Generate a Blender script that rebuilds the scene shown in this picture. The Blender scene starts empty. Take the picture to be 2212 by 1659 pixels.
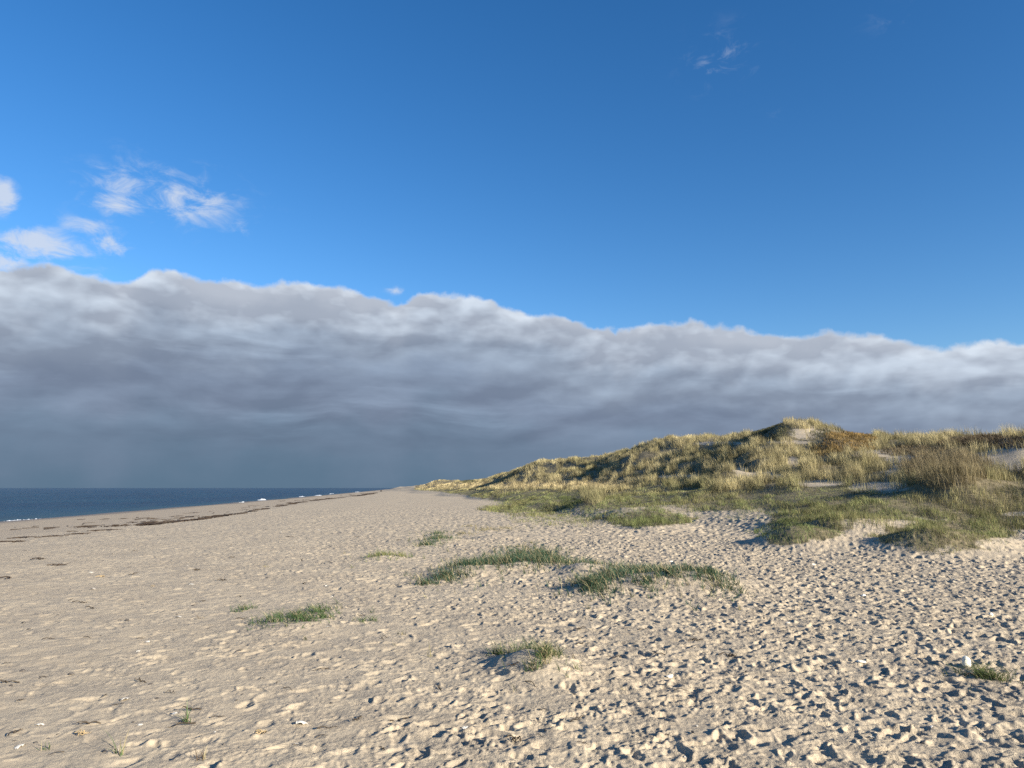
import bpy, math, random
import numpy as np
from mathutils import Vector

# ------------------------------------------------------------------ camera, sky, sun, exposure
SC = bpy.context.scene
CAM_H, PITCH, FPX = 1.65, math.radians(8.0), 26.0 / 36.0 * 1024.0
cam = bpy.data.cameras.new("camera"); cam.lens = 26.0; cam.sensor_width = 36.0
cam.clip_start = 0.05; cam.clip_end = 90000.0
cam_ob = bpy.data.objects.new("camera", cam); SC.collection.objects.link(cam_ob)
cam_ob.location = (0, 0, CAM_H); cam_ob.rotation_euler = (math.radians(90) + PITCH, 0, 0)
SC.camera = cam_ob
SC.view_settings.view_transform = 'Standard'; SC.view_settings.look = 'None'
SC.view_settings.gamma = 1.0; SC.view_settings.use_curve_mapping = False
EXPO = 1.22
SC.view_settings.exposure = EXPO
SC.cycles.use_denoising = False

SUN_AZ, SUN_EL = math.radians(127), math.radians(18)     # azimuth clockwise from the view direction (+Y)
sl = bpy.data.lights.new("sun", 'SUN'); sl.energy = 5.0; sl.angle = math.radians(0.5); sl.color = (1.0, 0.905, 0.745)
so = bpy.data.objects.new("sun", sl); SC.collection.objects.link(so)
SV = Vector((math.sin(SUN_AZ) * math.cos(SUN_EL), math.cos(SUN_AZ) * math.cos(SUN_EL), math.sin(SUN_EL)))
so.rotation_euler = SV.to_track_quat('Z', 'Y').to_euler(); so.location = (60, 0, 40)

def px2dir(u, v):                     # u, v in the 2212 x 1659 reading of the photograph
    dx = (u * 1024 / 2212 - 512) / FPX; dz = (384 - v * 1024 / 2212) / FPX
    return dx, math.cos(PITCH) - dz * math.sin(PITCH), math.sin(PITCH) + dz * math.cos(PITCH)
def at_dist(u, v, Y):                 # world point at depth Y seen in direction (u, v)
    a, b, c = px2dir(u, v); k = Y / b
    return a * k, Y, CAM_H + c * k
def on_level(u, v, z=0.0):            # world point on the level z
    a, b, c = px2dir(u, v); k = (z - CAM_H) / c
    return a * k, b * k
def to_px(x, y, z):                   # numpy projection into the same 2212 reading
    zz = z - CAM_H
    f = y * math.cos(PITCH) + zz * math.sin(PITCH); up = -y * math.sin(PITCH) + zz * math.cos(PITCH)
    f = np.maximum(f, 1e-3)
    return (512 + FPX * x / f) * 2212 / 1024, (384 - FPX * up / f) * 2212 / 1024
def lin(r, g, b):                     # 0..255 display colour to linear
    return tuple(((c / 255 + 0.055) / 1.055) ** 2.4 if c > 10 else c / 255 / 12.92 for c in (r, g, b))

class NT:                             # small node builder
    def __init__(s, tree): s.t = tree; s.t.nodes.clear()
    def n(s, typ, **kw):
        nd = s.t.nodes.new(typ)
        for k, v in kw.items(): setattr(nd, k, v)
        return nd
    def l(s, a, b): s.t.links.new(a, b)
    def put(s, sock, v):
        if isinstance(v, bpy.types.NodeSocket): s.l(v, sock)
        else: sock.default_value = v
    def m(s, op, a, b=None, c=None, clamp=False):
        nd = s.n('ShaderNodeMath', operation=op, use_clamp=clamp)
        for i, v in enumerate((a, b, c)):
            if v is not None: s.put(nd.inputs[i], v)
        return nd.outputs[0]
    def ss(s, v, a, b, o0=0.0, o1=1.0):   # smoothstep
        nd = s.n('ShaderNodeMapRange', interpolation_type='SMOOTHSTEP')
        s.put(nd.inputs[0], v); s.put(nd.inputs[1], a); s.put(nd.inputs[2], b); s.put(nd.inputs[3], o0); s.put(nd.inputs[4], o1)
        return nd.outputs[0]
    def comb(s, x, y, z=0.0):
        nd = s.n('ShaderNodeCombineXYZ')
        for i, v in enumerate((x, y, z)): s.put(nd.inputs[i], v)
        return nd.outputs[0]
    def noise(s, vec, scale, detail=4.0, rough=0.5, dist=0.0, dim='3D'):
        nd = s.n('ShaderNodeTexNoise', noise_dimensions=dim)
        if vec is not None: s.l(vec, nd.inputs['Vector'])
        s.put(nd.inputs['Scale'], scale); s.put(nd.inputs['Detail'], detail); s.put(nd.inputs['Roughness'], rough); s.put(nd.inputs['Distortion'], dist)
        return nd.outputs[0]
    def mix(s, f, a, b, blend='MIX'):
        nd = s.n('ShaderNodeMix', data_type='RGBA', blend_type=blend)
        s.put(nd.inputs[0], f)
        for i, v in ((6, a), (7, b)):
            if isinstance(v, tuple): v = (*v[:3], 1.0)
            s.put(nd.inputs[i], v)
        return nd.outputs[2]
    def ramp(s, v, pts, interp='LINEAR'):
        nd = s.n('ShaderNodeValToRGB'); s.put(nd.inputs[0], v); cr = nd.color_ramp; cr.interpolation = interp
        while len(cr.elements) < len(pts): cr.elements.new(0.5)
        for e, (p, c) in zip(cr.elements, pts): e.position = p; e.color = (*c, 1)
        return nd.outputs[0]

def dir_ang(u, v):
    a, b, c = px2dir(u, v)
    return math.atan2(a, b), math.atan2(c, math.hypot(a, b))

def build_world():
    w = bpy.data.worlds.new("World"); SC.world = w; w.use_nodes = True
    T = NT(w.node_tree)
    sky = T.n('ShaderNodeTexSky', sky_type='NISHITA'); sky.sun_disc = False
    sky.sun_elevation = SUN_EL; sky.sun_rotation = SUN_AZ
    sky.altitude = 0; sky.air_density = 1.0; sky.dust_density = 0.25; sky.ozone_density = 3.0
    hs = T.n('ShaderNodeHueSaturation'); hs.inputs['Saturation'].default_value = 1.27
    T.l(sky.outputs[0], hs.inputs['Color'])
    skyc = T.mix(1.0, hs.outputs[0], (0.36, 0.34, 0.36), 'MULTIPLY')
    gm = T.n('ShaderNodeGamma'); T.l(skyc, gm.inputs[0]); gm.inputs[1].default_value = 1.06
    skyc = T.mix(1.0, gm.outputs[0], (3.0, 3.0, 3.0), 'MULTIPLY')
    tc = T.n('ShaderNodeTexCoord'); sp = T.n('ShaderNodeSeparateXYZ'); T.l(tc.outputs['Generated'], sp.inputs[0])
    D = tc.outputs['Generated']
    az = T.m('ARCTAN2', sp.outputs[0], sp.outputs[1]); el = T.m('ARCSINE', sp.outputs[2])
    # upper edge of the cloud bank, read off the photograph as elevation against azimuth
    edge = [(0, 590), (100, 585), (200, 602), (262, 622), (300, 602), (340, 592), (400, 606), (480, 618), (640, 622), (730, 638), (800, 650), (862, 662),
            (905, 640), (1010, 650), (1100, 675), (1200, 700), (1345, 722), (1400, 712), (1480, 708), (1600, 718), (1680, 735), (1850, 738), (2000, 754), (2212, 758)]
    pts = [((a + 1.2) / 2.4, e / 0.6) for a, e in (dir_ang(u, v) for u, v in edge)]
    pts = [(0.0, pts[0][1] + 0.10), (0.12, pts[0][1] + 0.06)] + pts + [(0.9, pts[-1][1] - 0.06), (1.0, pts[-1][1] - 0.1)]
    fc = T.n('ShaderNodeFloatCurve'); cv = fc.mapping.curves[0]
    cv.points[0].location = pts[0]; cv.points[-1].location = pts[-1]
    for p in pts[1:-1]: cv.points.new(*p)
    fc.mapping.update()
    T.l(T.m('MULTIPLY_ADD', az, 1 / 2.4, 0.5, clamp=True), fc.inputs['Value'])
    top = T.m('MULTIPLY', fc.outputs[0], 0.6)
    front = T.ss(T.m('ABSOLUTE', az), 1.3, 2.6, 1.0, 0.0)         # the bank thins out behind the viewer
    puff = T.m('SUBTRACT', T.noise(D, 13.0, 8.0, 0.55, 0.0), 0.5)
    puff2 = T.m('SUBTRACT', T.noise(D, 60.0, 5.0, 0.65), 0.5)
    def billow(vec, sc, ws):              # rounded heads with sharp creases between them
        acc = None
        for k_, w_ in enumerate(ws):
            b_ = T.m('MULTIPLY', T.m('ABSOLUTE', T.m('SUBTRACT', T.noise(vec, sc * 2.1 ** k_, 1.0, 0.4), 0.5)), 2 * w_)
            acc = b_ if acc is None else T.m('ADD', acc, b_)
        return acc
    heads = billow(D, 9.0, (.5, .3, .2))
    t0 = T.m('SUBTRACT', T.m('MULTIPLY_ADD', top, front, 0.012), el)
    t = T.m('ADD', t0, T.m('MULTIPLY_ADD', puff, 0.020, T.m('MULTIPLY_ADD', puff2, 0.013, T.m('MULTIPLY_ADD', heads, 0.034, -0.008))))
    mask = T.ss(t, -0.001, 0.008)
    # body of the bank: stretched billows, lit relief towards the sun side
    wq = T.m('SUBTRACT', T.noise(D, 5.0, 3.0), 0.5)
    qx = T.m('MULTIPLY', az, 6.5); qy = T.m('MULTIPLY', T.m('ADD', el, T.m('MULTIPLY', wq, 0.04)), 21.0)
    q1 = T.comb(qx, qy, 3.1)
    q2 = T.comb(T.m('ADD', qx, -0.06), T.m('ADD', qy, 0.28), 3.1)
    n1 = T.noise(q1, 0.95, 7.0, 0.50, 0.0); n2 = T.noise(q2, 0.95, 7.0, 0.50, 0.0)
    relief = T.m('SUBTRACT', n1, n2)
    hv = T.comb(T.m('MULTIPLY', az, 1.0), T.m('MULTIPLY', el, 1.7), 0.4); hv2 = T.comb(T.m('ADD', az, -0.006), T.m('MULTIPLY_ADD', el, 1.7, 0.022), 0.4)
    hrel = T.m('SUBTRACT', billow(hv, 10.0, (.5, .32, .18)), billow(hv2, 10.0, (.5, .32, .18)))
    n3 = T.noise(T.comb(T.m('MULTIPLY', az, 2.2), T.m('MULTIPLY', el, 9.0), 7.7), 1.6, 4.0, 0.5)
    depth = T.m('ADD', t0, T.m('MULTIPLY', T.m('SUBTRACT', n3, 0.5), 0.07))
    depth = T.m('ADD', depth, T.m('MULTIPLY', puff, 0.06))
    K = 1.0 / 2 ** EXPO
    C = lambda r, g, b: tuple(c * K for c in lin(r, g, b))
    body = T.ramp(T.m('MULTIPLY', depth, 3.2, clamp=True),
                  [(0.0, C(200, 209, 222)), (0.10, C(179, 190, 206)), (0.25, C(148, 162, 182)), (0.42, C(128, 143, 166)), (0.62, C(112, 131, 154)), (0.85, C(95, 120, 143)), (1.0, C(90, 117, 140))], 'EASE')
    fade = T.ss(el, 0.015, 0.10)                                   # detail sinks into the rain-grey base
    gain = T.m('MULTIPLY_ADD', T.m('MULTIPLY', relief, fade), 1.25, 1.0)
    gain = T.m('ADD', gain, T.m('MULTIPLY', T.m('MULTIPLY', T.m('SUBTRACT', n3, 0.5), fade), 0.8))
    stq = T.noise(T.comb(T.m('MULTIPLY_ADD', el, 3.0, T.m('MULTIPLY', az, 3.4)), T.m('MULTIPLY', T.m('ADD', el, T.m('MULTIPLY', wq, 0.03)), 34.0), 5.5), 1.0, 7.0, 0.56)
    stw = T.m('MULTIPLY', T.ss(el, .03, .09), T.ss(depth, .02, .07))
    gain = T.m('ADD', gain, T.m('MULTIPLY', T.m('MULTIPLY', T.ss(stq, .52, .72), stw), 0.26))
    gain = T.m('ADD', gain, T.m('MULTIPLY', T.m('MULTIPLY', hrel, T.ss(depth, .16, .01)), 1.15))
    gain = T.m('MINIMUM', T.m('MAXIMUM', gain, 0.83), 1.34)
    low = T.ss(el, 0.0, 0.03, 1.0, 1.0)
    body = T.mix(1.0, body, T.comb(gain, gain, T.m('MULTIPLY_ADD', gain, 0.9, 0.1)), 'MULTIPLY')
    # thin stray clouds above the bank
    wn = T.noise(T.comb(T.m('MULTIPLY', az, 13.0), T.m('MULTIPLY', el, 26.0), 1.3), 1.7, 9.0, 0.66, 0.6)
    wisp = None
    for (u, v, ru, rv, s) in [(400, 430, 110, 50, .92), (275, 400, 80, 46, .75), (340, 400, 110, 50, .62), (250, 440, 60, 24, 1.1), (0, 430, 34, 40, 1.5), (90, 530, 95, 34, 1.35),
                              (240, 532, 38, 20, 1.3), (190, 490, 60, 22, .7), (520, 490, 18, 24, .6), (1560, 128, 66, 44, .42), (1940, 40, 50, 25, .2), (1690, 245, 30, 14, .2), (20, 570, 40, 30, 1.2),
                              (855, 628, 26, 8, .7)]:
        a0, e0 = dir_ang(u, v); k = 1 / (FPX * 2212 / 1024) * (math.cos(a0) ** 2 * 0.5 + 0.5)
        da = T.m('DIVIDE', T.m('SUBTRACT', az, a0), ru * k); de = T.m('DIVIDE', T.m('SUBTRACT', el, e0), rv * k)
        r2 = T.m('ADD', T.m('MULTIPLY', da, da), T.m('MULTIPLY', de, de))
        g = T.m('MULTIPLY', T.m('EXPONENT', T.m('MULTIPLY', r2, -0.9)), s)
        wisp = g if wisp is None else T.m('MAXIMUM', wisp, g)
    wm = T.m('MULTIPLY', T.ss(T.m('ADD', wn, T.m('MULTIPLY', wisp, 0.24)), 0.54, 0.88), T.m('MINIMUM', T.m('MULTIPLY', wisp, 1.25), 1.0), clamp=True)
    body2 = T.mix(T.m('MULTIPLY', T.m('SUBTRACT', 1.0, mask), 1.0), body, C(212, 221, 236))
    alpha = T.m('MAXIMUM', mask, T.m('MULTIPLY', wm, 0.85))
    above = T.ss(el, -0.02, -0.002)
    b1 = T.n('ShaderNodeBackground'); T.l(skyc, b1.inputs[0]); b1.inputs[1].default_value = 0.069
    b2 = T.n('ShaderNodeBackground'); T.l(body2, b2.inputs[0]); b2.inputs[1].default_value = 1.0
    mx = T.n('ShaderNodeMixShader'); T.l(T.m('MULTIPLY', alpha, above), mx.inputs[0]); T.l(b1.outputs[0], mx.inputs[1]); T.l(b2.outputs[0], mx.inputs[2])
    out = T.n('ShaderNodeOutputWorld'); T.l(mx.outputs[0], out.inputs[0])
build_world()

# ------------------------------------------------------------------ helpers
RNG = np.random.default_rng(7); random.seed(7)
_perm = np.random.default_rng(11).permutation(4096).astype(np.int64)
def perlin(x, y, seed=0):
    x = np.asarray(x, dtype=np.float64); y = np.asarray(y, dtype=np.float64)
    xi = np.floor(x).astype(np.int64); yi = np.floor(y).astype(np.int64)
    xf = (x - xi).astype(np.float32); yf = (y - yi).astype(np.float32)
    u = xf * xf * xf * (xf * (xf * 6 - 15) + 10); v = yf * yf * yf * (yf * (yf * 6 - 15) + 10)
    def g(ix, iy, dx, dy):
        h = _perm[(_perm[(ix + seed * 131) & 4095] + iy) & 4095]
        a = h.astype(np.float32) * np.float32(2 * math.pi / 4096 * 17)
        return np.cos(a) * dx + np.sin(a) * dy
    n00 = g(xi, yi, xf, yf); n10 = g(xi + 1, yi, xf - 1, yf); n01 = g(xi, yi + 1, xf, yf - 1); n11 = g(xi + 1, yi + 1, xf - 1, yf - 1)
    return (n00 + u * (n10 - n00)) * (1 - v) + (n01 + u * (n11 - n01)) * v
def fbm(x, y, octv=4, seed=0, gain=0.5):
    s = 0; a = 1.0; f = 1.0
    for i in range(octv):
        s = s + a * perlin(x * f + 17.3 * i, y * f - 9.1 * i, seed + i); a *= gain; f *= 2.03
    return s
def sstep(a, b, x):
    t = np.clip((x - a) / (b - a), 0, 1); return t * t * (3 - 2 * t)

def mesh_from(name, V, polys, smooth=True, attrs=None):
    """V (n,3); polys: list of (m,k) index arrays; attrs: dict name -> per-vertex (n,) floats or (n,3) colours."""
    me = bpy.data.meshes.new(name); V = np.ascontiguousarray(V, dtype=np.float32)
    me.vertices.add(len(V)); me.vertices.foreach_set('co', V.ravel())
    polys = [p for p in polys if len(p)]
    idx = np.concatenate([p.ravel() for p in polys]).astype(np.int32)
    cnt = np.concatenate([np.full(len(p), p.shape[1], dtype=np.int32) for p in polys])
    st = np.concatenate([[0], np.cumsum(cnt)[:-1]]).astype(np.int32)
    me.loops.add(len(idx)); me.loops.foreach_set('vertex_index', idx)
    me.polygons.add(len(cnt)); me.polygons.foreach_set('loop_start', st)
    me.update(calc_edges=True)
    me.polygons.foreach_set('use_smooth', np.full(len(cnt), smooth, dtype=bool))
    for k, a in (attrs or {}).items():
        if a.ndim == 1:
            at = me.attributes.new(k, 'FLOAT', 'POINT'); at.data.foreach_set('value', a.astype(np.float32))
        else:
            at = me.attributes.new(k, 'FLOAT_COLOR', 'POINT')
            at.data.foreach_set('color', np.c_[a, np.ones(len(a))].astype(np.float32).ravel())
    return me
def link(name, me, mat=None, parent=None, label=None, cat=None, group=None, kind=None, loc=None, rot=None):
    o = bpy.data.objects.new(name, me); SC.collection.objects.link(o)
    if mat and me and not me.materials: me.materials.append(mat)
    if parent: o.parent = parent
    if label: o['label'] = label
    if cat: o['category'] = cat
    if group: o['group'] = group
    if kind or label: o['kind'] = kind or 'thing'
    if loc is not None: o.location = loc
    if rot is not None: o.rotation_euler = rot
    return o

# ------------------------------------------------------------------ terrain
SEA = -1.2
SHX = np.array([-40.0, 0, 30, 63, 193, 600, 1200, 5000, 60000]); SHV = np.array([-36.0, -38.5, -40.5, -43.5, -60, -118, -207, -760, -8700])
def shore_d(x, y): return x - np.interp(y, SHX, SHV) + 0.9 * perlin(np.asarray(y) / 23.0, 0 * np.asarray(y), 5) * np.clip(np.asarray(y) / 40, 0, 3)
def beach(x, y):
    d = shore_d(x, y)
    z = np.interp(d, [-400, -30, 0, 7, 17, 21.5, 30, 42, 60], [-6, -2.6, SEA, -0.80, -0.55, -0.34, -0.14, -0.02, 0.0])
    return z + 0.03 * fbm(x / 9, y / 9, 2, 3) * sstep(5, 25, d)
CTL = [  # photograph reading (u, v) and depth Y of points on the dunes
 (2212,1130,24),(2212,1060,29),(2212,1012,31),(2212,975,32.3),(2212,934,36),(2212,934,44),
 (2100,1130,24),(2100,1062,30),(2100,1022,33),(2110,965,36),(2110,936,42),(2110,940,60),
 (2000,1110,26),(2000,1060,31),(2000,1010,36),(2000,985,40),(2000,944,48),(2000,946,66),
 (1900,1120,25),(1900,1062,32),(1900,1020,37),(1900,985,44),(1900,948,52),(1900,950,75),
 (1800,1110,27),(1800,1062,35),(1800,1015,43),(1800,985,48),(1810,928,56),(1830,950,75),
 (1720,1100,30),(1720,1056,38),(1720,1010,45),(1720,965,57),(1722,897,67),(1745,916,82),
 (1650,1100,33),(1650,1060,40),(1650,1010,49),(1650,965,58),(1662,926,67),(1618,956,67),
 (1590,934,82),(1590,968,66),(1590,1020,51),(1590,1060,42),
 (1500,1100,37),(1500,1060,45),(1500,1035,58),(1500,985,76),(1500,940,98),(1500,944,130),
 (1410,1096,38),(1410,1058,54),(1410,1040,64),(1410,990,90),(1405,952,112),
 (1330,1095,42),(1330,1058,63),(1330,1038,78),(1330,1000,102),(1330,976,124),(1330,980,170),
 (1250,1095,47),(1250,1055,74),(1250,1040,94),(1250,1012,124),(1250,998,148),
 (1170,1085,60),(1170,1055,95),(1170,1035,115),(1165,998,150),(1165,1000,200),(1120,1018,175),
 (1070,1066,105),(1070,1048,165),(1070,1027,250),(1000,1060,150),(1000,1047,240),(1005,1040,340),
 (940,1055,260),(940,1040,430),(900,1055,420),(900,1050,650)]
FOOT = [(870,1057.2),(900,1058),(950,1063),(1000,1070),(1060,1079),(1150,1101),(1230,1118),(1300,1140),(1400,1155),(1500,1150),(1640,1185),(1760,1195),(1900,1208),(2050,1206),(2212,1200)]
EXTRA = [  # beyond the frame to the right and behind the ridge: x, y, z
 (20,13,0),(22,8,0),(24,2,0),(25,-6,0),(26,13,.8),(27,20,1.6),(28.0,26.5,2.9),(25.8,32.6,2.4),(26.5,34.4,3.3),(27,36.5,4.2),(30,33.5,2.4),(31,36,3.3),(33,29,2.6),(38,24,4.0),(38,12,3.0),(44,0,3.0),(60,20,5),(60,-10,5),(60,50,5),(48,42,4.6),(80,80,4),(40,120,6),(38,180,6),
 (20,250,6),(0,450,5),(-30,700,5),(120,200,4),(-100,1200,4.6),(-180,2000,4.2),(-520,5000,3),(-135,1100,0),(-330,2600,0),(-50,1200,5),(150,1200,5),(400,5000,5),(-2600,20000,4),(3000,20000,4),(30,-40,3),(200,-20,4),
 (10,12,0),(8,5,0),(2,-3,0),(-6,-6,0),(13,3,0),(14,9,0),(5,10,0),(0,16,0),(0,24,0),(-10,10,0),(-10,30,0),(-10,60,0),(-16,90,0),(-30,200,0),(-70,420,0),(-120,800,0),(-30,10,0),(-60,1,0),(-190,1250,0),(-420,3000,0),(-2800,20000,0),(-100,100,0),(-250,700,0),(-30,-20,0)]
P = []
for u, v, Y in CTL:
    x, y, z = at_dist(u, v, Y); P.append((x, y, z - 0.42 * (1 if z > 2.2 else 0.3)))   # grass stands above the ground
for u, v in FOOT:
    x, y = on_level(u, v + 4, 0.0); y = min(y, 900); P.append((x if y < 900 else (u * 1024 / 2212 - 512) / FPX * 900, y, 0.0))
P += EXTRA
P = np.array(P, dtype=np.float64)
def polar(x, y): return np.arctan2(x, y), np.log(np.maximum(np.hypot(x, y), 1.0))
def _w(a, r): return np.stack([a * 5.0, r * 1.6], -1)
pa, pr = polar(P[:, 0], P[:, 1]); PW = _w(pa, pr)
pz = np.where(P[:, 2] > 0, P[:, 2], P[:, 2] - 0.12)
A = np.linalg.norm(PW[:, None] - PW[None], axis=-1); nP = len(P)
M = np.zeros((nP + 3, nP + 3)); M[:nP, :nP] = A - 0.02 * np.eye(nP); M[:nP, nP] = 1; M[:nP, nP + 1:] = PW; M[nP, :nP] = 1; M[nP + 1:, :nP] = PW.T
sol = np.linalg.solve(M, np.r_[pz, 0, 0, 0])
GA = np.linspace(-1.6, 2.2, 900); GR = np.linspace(0.0, 10.4, 900)
gz = np.zeros((900, 900), dtype=np.float64)
for i in range(0, 900, 60):
    a, r = np.meshgrid(GA[i:i + 60], GR, indexing='ij'); q = _w(a, r).reshape(-1, 2)
    d = np.sqrt(((q[:, None] - PW[None]) ** 2).sum(-1)); gz[i:i + 60] = (d @ sol[:nP] + sol[nP] + q @ sol[nP + 1:]).reshape(a.shape)
for ax in (0, 1):                     # light blur takes off the kernel's points
    for _ in range(3): gz = (np.roll(gz, 1, ax) + 2 * gz + np.roll(gz, -1, ax)) / 4
def bil(G, fx, fy):
    fx = np.clip(fx, 0, G.shape[0] - 1.001); fy = np.clip(fy, 0, G.shape[1] - 1.001)
    i = fx.astype(np.int64); j = fy.astype(np.int64); a = fx - i; b = fy - j
    return (G[i, j] * (1 - a) + G[i + 1, j] * a) * (1 - b) + (G[i, j + 1] * (1 - a) + G[i + 1, j + 1] * a) * b
def dune0(x, y):
    a, r = polar(x, y); a = np.clip(a, -1.59, 2.19)
    z = bil(gz, (a - GA[0]) / (GA[1] - GA[0]), (r - GR[0]) / (GR[1] - GR[0]))
    z = np.where(z > 0, z, 0); z = z * sstep(0.0, 0.35, z)
    return z * sstep(12, 30, shore_d(x, y))
# explicit mounds: photograph reading of the crest, depth or level, radii (left, right, along), height
MOUNDS = [
 (2050,1040,30, 1.0,2.2,2.0,.80),(2000,1168,19.4, 1.15,2.2,1.4,.62),(2140,1150,20.5,1.2,1.6,1.2,.25),(1720,1150,21.6, 1.0,1.7,1.4,.58),(1800,1120,24.5,1.2,1.8,1.3,.35),
 (1410,1118,31, .9,1.6,1.6,.26),(1330,1100,38,1.0,2.0,2.0,.35),(1265,1075,50,.8,1.6,2.5,.45),(1160,1085,60,1.4,2.4,4.0,.40),
 (1560,1010,50, .8,1.6,1.6,.9),(1640,985,52,.8,2.2,2.0,.75),(1840,1000,46,.9,2.0,1.8,.6),(1760,1010,45,.7,1.4,1.4,.55),(1680,918,67,1.0,2.2,2.5,.5),
 (1450,955,98,1.4,3.0,5,1.3),(1390,985,92,1.3,3.0,4,1.0),(1480,1000,70,1.2,2.6,3,1.0),(1360,1000,98,1.6,3.5,6,1.4),(1250,1000,135,1.8,4.0,9,1.6),(1210,1010,138,1.8,4.5,10,1.2),(1140,1008,160,2.2,6,14,1.7),
 (1080,1026,250,3,9,24,1.6),(1010,1040,340,4,14,40,2.0),(950,1041,420,5,16,50,2.2),(1100,1030,200,3,8,18,1.2)]
MB = []
for u, v, Y, rl, rr, ra, h in MOUNDS:
    x, y, z = at_dist(u, v, Y); MB.append((x, y, rl * (1.3 if Y > 40 else 1), rr, ra, h * (.5 if Y > 55 else .8 if Y > 40 else 1)))
for u, v, rl, rr, ra, h in [(1010,1232,.7,.9,.7,.16),(1130,1222,.6,1.1,.8,.15),(1260,1236,.45,.9,.7,.20),(1370,1262,.45,1.1,.9,.18),(1500,1262,.7,1.0,.8,.18),(1275,1268,.35,.6,.5,.12),
                            (1135,1432,.30,.50,.34,.15),(1180,1455,.3,.4,.3,.07),(640,1345,.5,.7,.5,.06),(955,1168,.9,.9,.8,.13),(835,1200,.5,.6,.6,.07),(1060,1160,.6,.9,.9,.10)]:
    x, y = on_level(u, v, 0.0); MB.append((x, y, rl, rr, ra, h))
def mounds(x, y):
    s = np.zeros(np.shape(x))
    for mx, my, rl, rr, ra, h in MB:
        dx = x - mx; k = (np.abs(dx) < 3 * max(rl, rr)) & (np.abs(y - my) < 3 * ra)
        if not np.any(k): continue
        dxk = dx[k]; rx = np.where(dxk < 0, rl, rr); q = (dxk / rx) ** 2 + ((y[k] - my) / ra) ** 2
        s[k] += h * np.exp(-q)
    return s
def smooth_ground(x, y):
    x = np.asarray(x, dtype=np.float64); y = np.asarray(y, dtype=np.float64)
    d = dune0(x, y); k = sstep(0.25, 2.2, d); R = np.hypot(x, y); far = np.clip(R / 60, 1, 6)
    h = 0.34 * fbm(x / (5.2 * far ** .7) + 3, y / (7.0 * far ** .7), 3, 21) * far ** .6
    rg = 1 - np.abs(perlin(x / (6.5 * far ** .6) + 0.35 * y / (6.5 * far ** .6), y / (10 * far ** .6), 31)) * 2.2
    h = h + 0.20 * np.maximum(rg, 0) ** 2 * far ** .5
    lowz = sstep(0.05, 0.6, d) * (1 - k) * 0.10 * fbm(x / 2.2, y / 2.4, 3, 41)
    return beach(x, y) + d + k * h * 0.75 + lowz + mounds(x, y) + 0.03 * perlin(x / 3.1, y / 3.7, 8) * sstep(15, 30, shore_d(x, y))

# footprints and kicked-up sand, stamped into two height rasters
class Raster:
    def __init__(s, x0, x1, y0, y1, res):
        s.x0, s.y0, s.x1, s.y1, s.res = x0, y0, x1, y1, res
        s.nx = int((x1 - x0) / res) + 1; s.ny = int((y1 - y0) / res) + 1
        s.H = np.zeros((s.nx, s.ny), dtype=np.float32)
    def stamp(s, x, y, ang, L, W, dep, rim, er, wob):
        R = 2.0 * L; i0 = int((x - R - s.x0) / s.res); i1 = int((x + R - s.x0) / s.res) + 1; j0 = int((y - R - s.y0) / s.res); j1 = int((y + R - s.y0) / s.res) + 1
        if i0 < 0 or j0 < 0 or i1 >= s.nx or j1 >= s.ny: return
        X = (s.x0 + np.arange(i0, i1, dtype=np.float32) * s.res - x)[:, None]; Y = (s.y0 + np.arange(j0, j1, dtype=np.float32) * s.res - y)[None]
        c, sn = math.cos(ang), math.sin(ang); a = (X * c + Y * sn) / L; b = (-X * sn + Y * c) / W
        th = np.arctan2(b, a); q = (a * a + b * b) * (1 + wob * np.sin(2 * th + x * 9) + 0.8 * wob * np.sin(3 * th + y * 7) + 0.5 * wob * np.sin(5 * th + x * 5))
        pit = np.exp(-q * q * 0.9); r = np.sqrt(q)
        rimv = np.exp(-((r - 1.45) / 0.33) ** 2) * (0.65 + 0.6 * np.cos(th - x * 13))
        H = s.H[i0:i1, j0:j1]
        H *= (1 - er * np.exp(-q * q * 0.3)); H += -dep * pit * (1 + 0.35 * a) + rim * rimv
    def lump(s, x, y, rx, ry, ang, h):
        R = 2.0 * max(rx, ry); i0 = int((x - R - s.x0) / s.res); i1 = int((x + R - s.x0) / s.res) + 1; j0 = int((y - R - s.y0) / s.res); j1 = int((y + R - s.y0) / s.res) + 1
        if i0 < 0 or j0 < 0 or i1 >= s.nx or j1 >= s.ny: return
        X = (s.x0 + np.arange(i0, i1, dtype=np.float32) * s.res - x)[:, None]; Y = (s.y0 + np.arange(j0, j1, dtype=np.float32) * s.res - y)[None]
        c, sn = math.cos(ang), math.sin(ang); q = ((X * c + Y * sn) / rx) ** 2 + ((-X * sn + Y * c) / ry) ** 2
        s.H[i0:i1, j0:j1] += h * np.exp(-q ** 1.5)
    def get(s, x, y):
        ok = (x > s.x0 + .2) & (x < s.x1 - .2) & (y > s.y0 + .2) & (y < s.y1 - .2)
        return np.where(ok, bil(s.H, (x - s.x0) / s.res, (y - s.y0) / s.res), 0.0)
def trample(x, y):                    # 0..1 how churned the sand is at a place
    x = np.asarray(x, dtype=float); y = np.asarray(y, dtype=float); s = x / np.maximum(y, 1)
    n = fbm(x / 3.3, y / 3.3, 3, 61)
    r = sstep(-0.55, 0.35, s + 0.22 * n + 0.20 * sstep(9, 4, y)) * 0.85 + 0.15
    r = r * (1 - 0.45 * sstep(0.1, 0.5, mounds(x, y) * 5)) * (1 - 0.75 * sstep(0.12, 0.9, dune0(x, y)))
    track = np.exp(-((x - (-3.2 + 0.30 * (y - 8))) / 1.3) ** 2) * sstep(5, 8, y) * (1 - sstep(16, 30, y))
    return np.clip(np.maximum(r, 0.5 * track), 0, 1)
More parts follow.
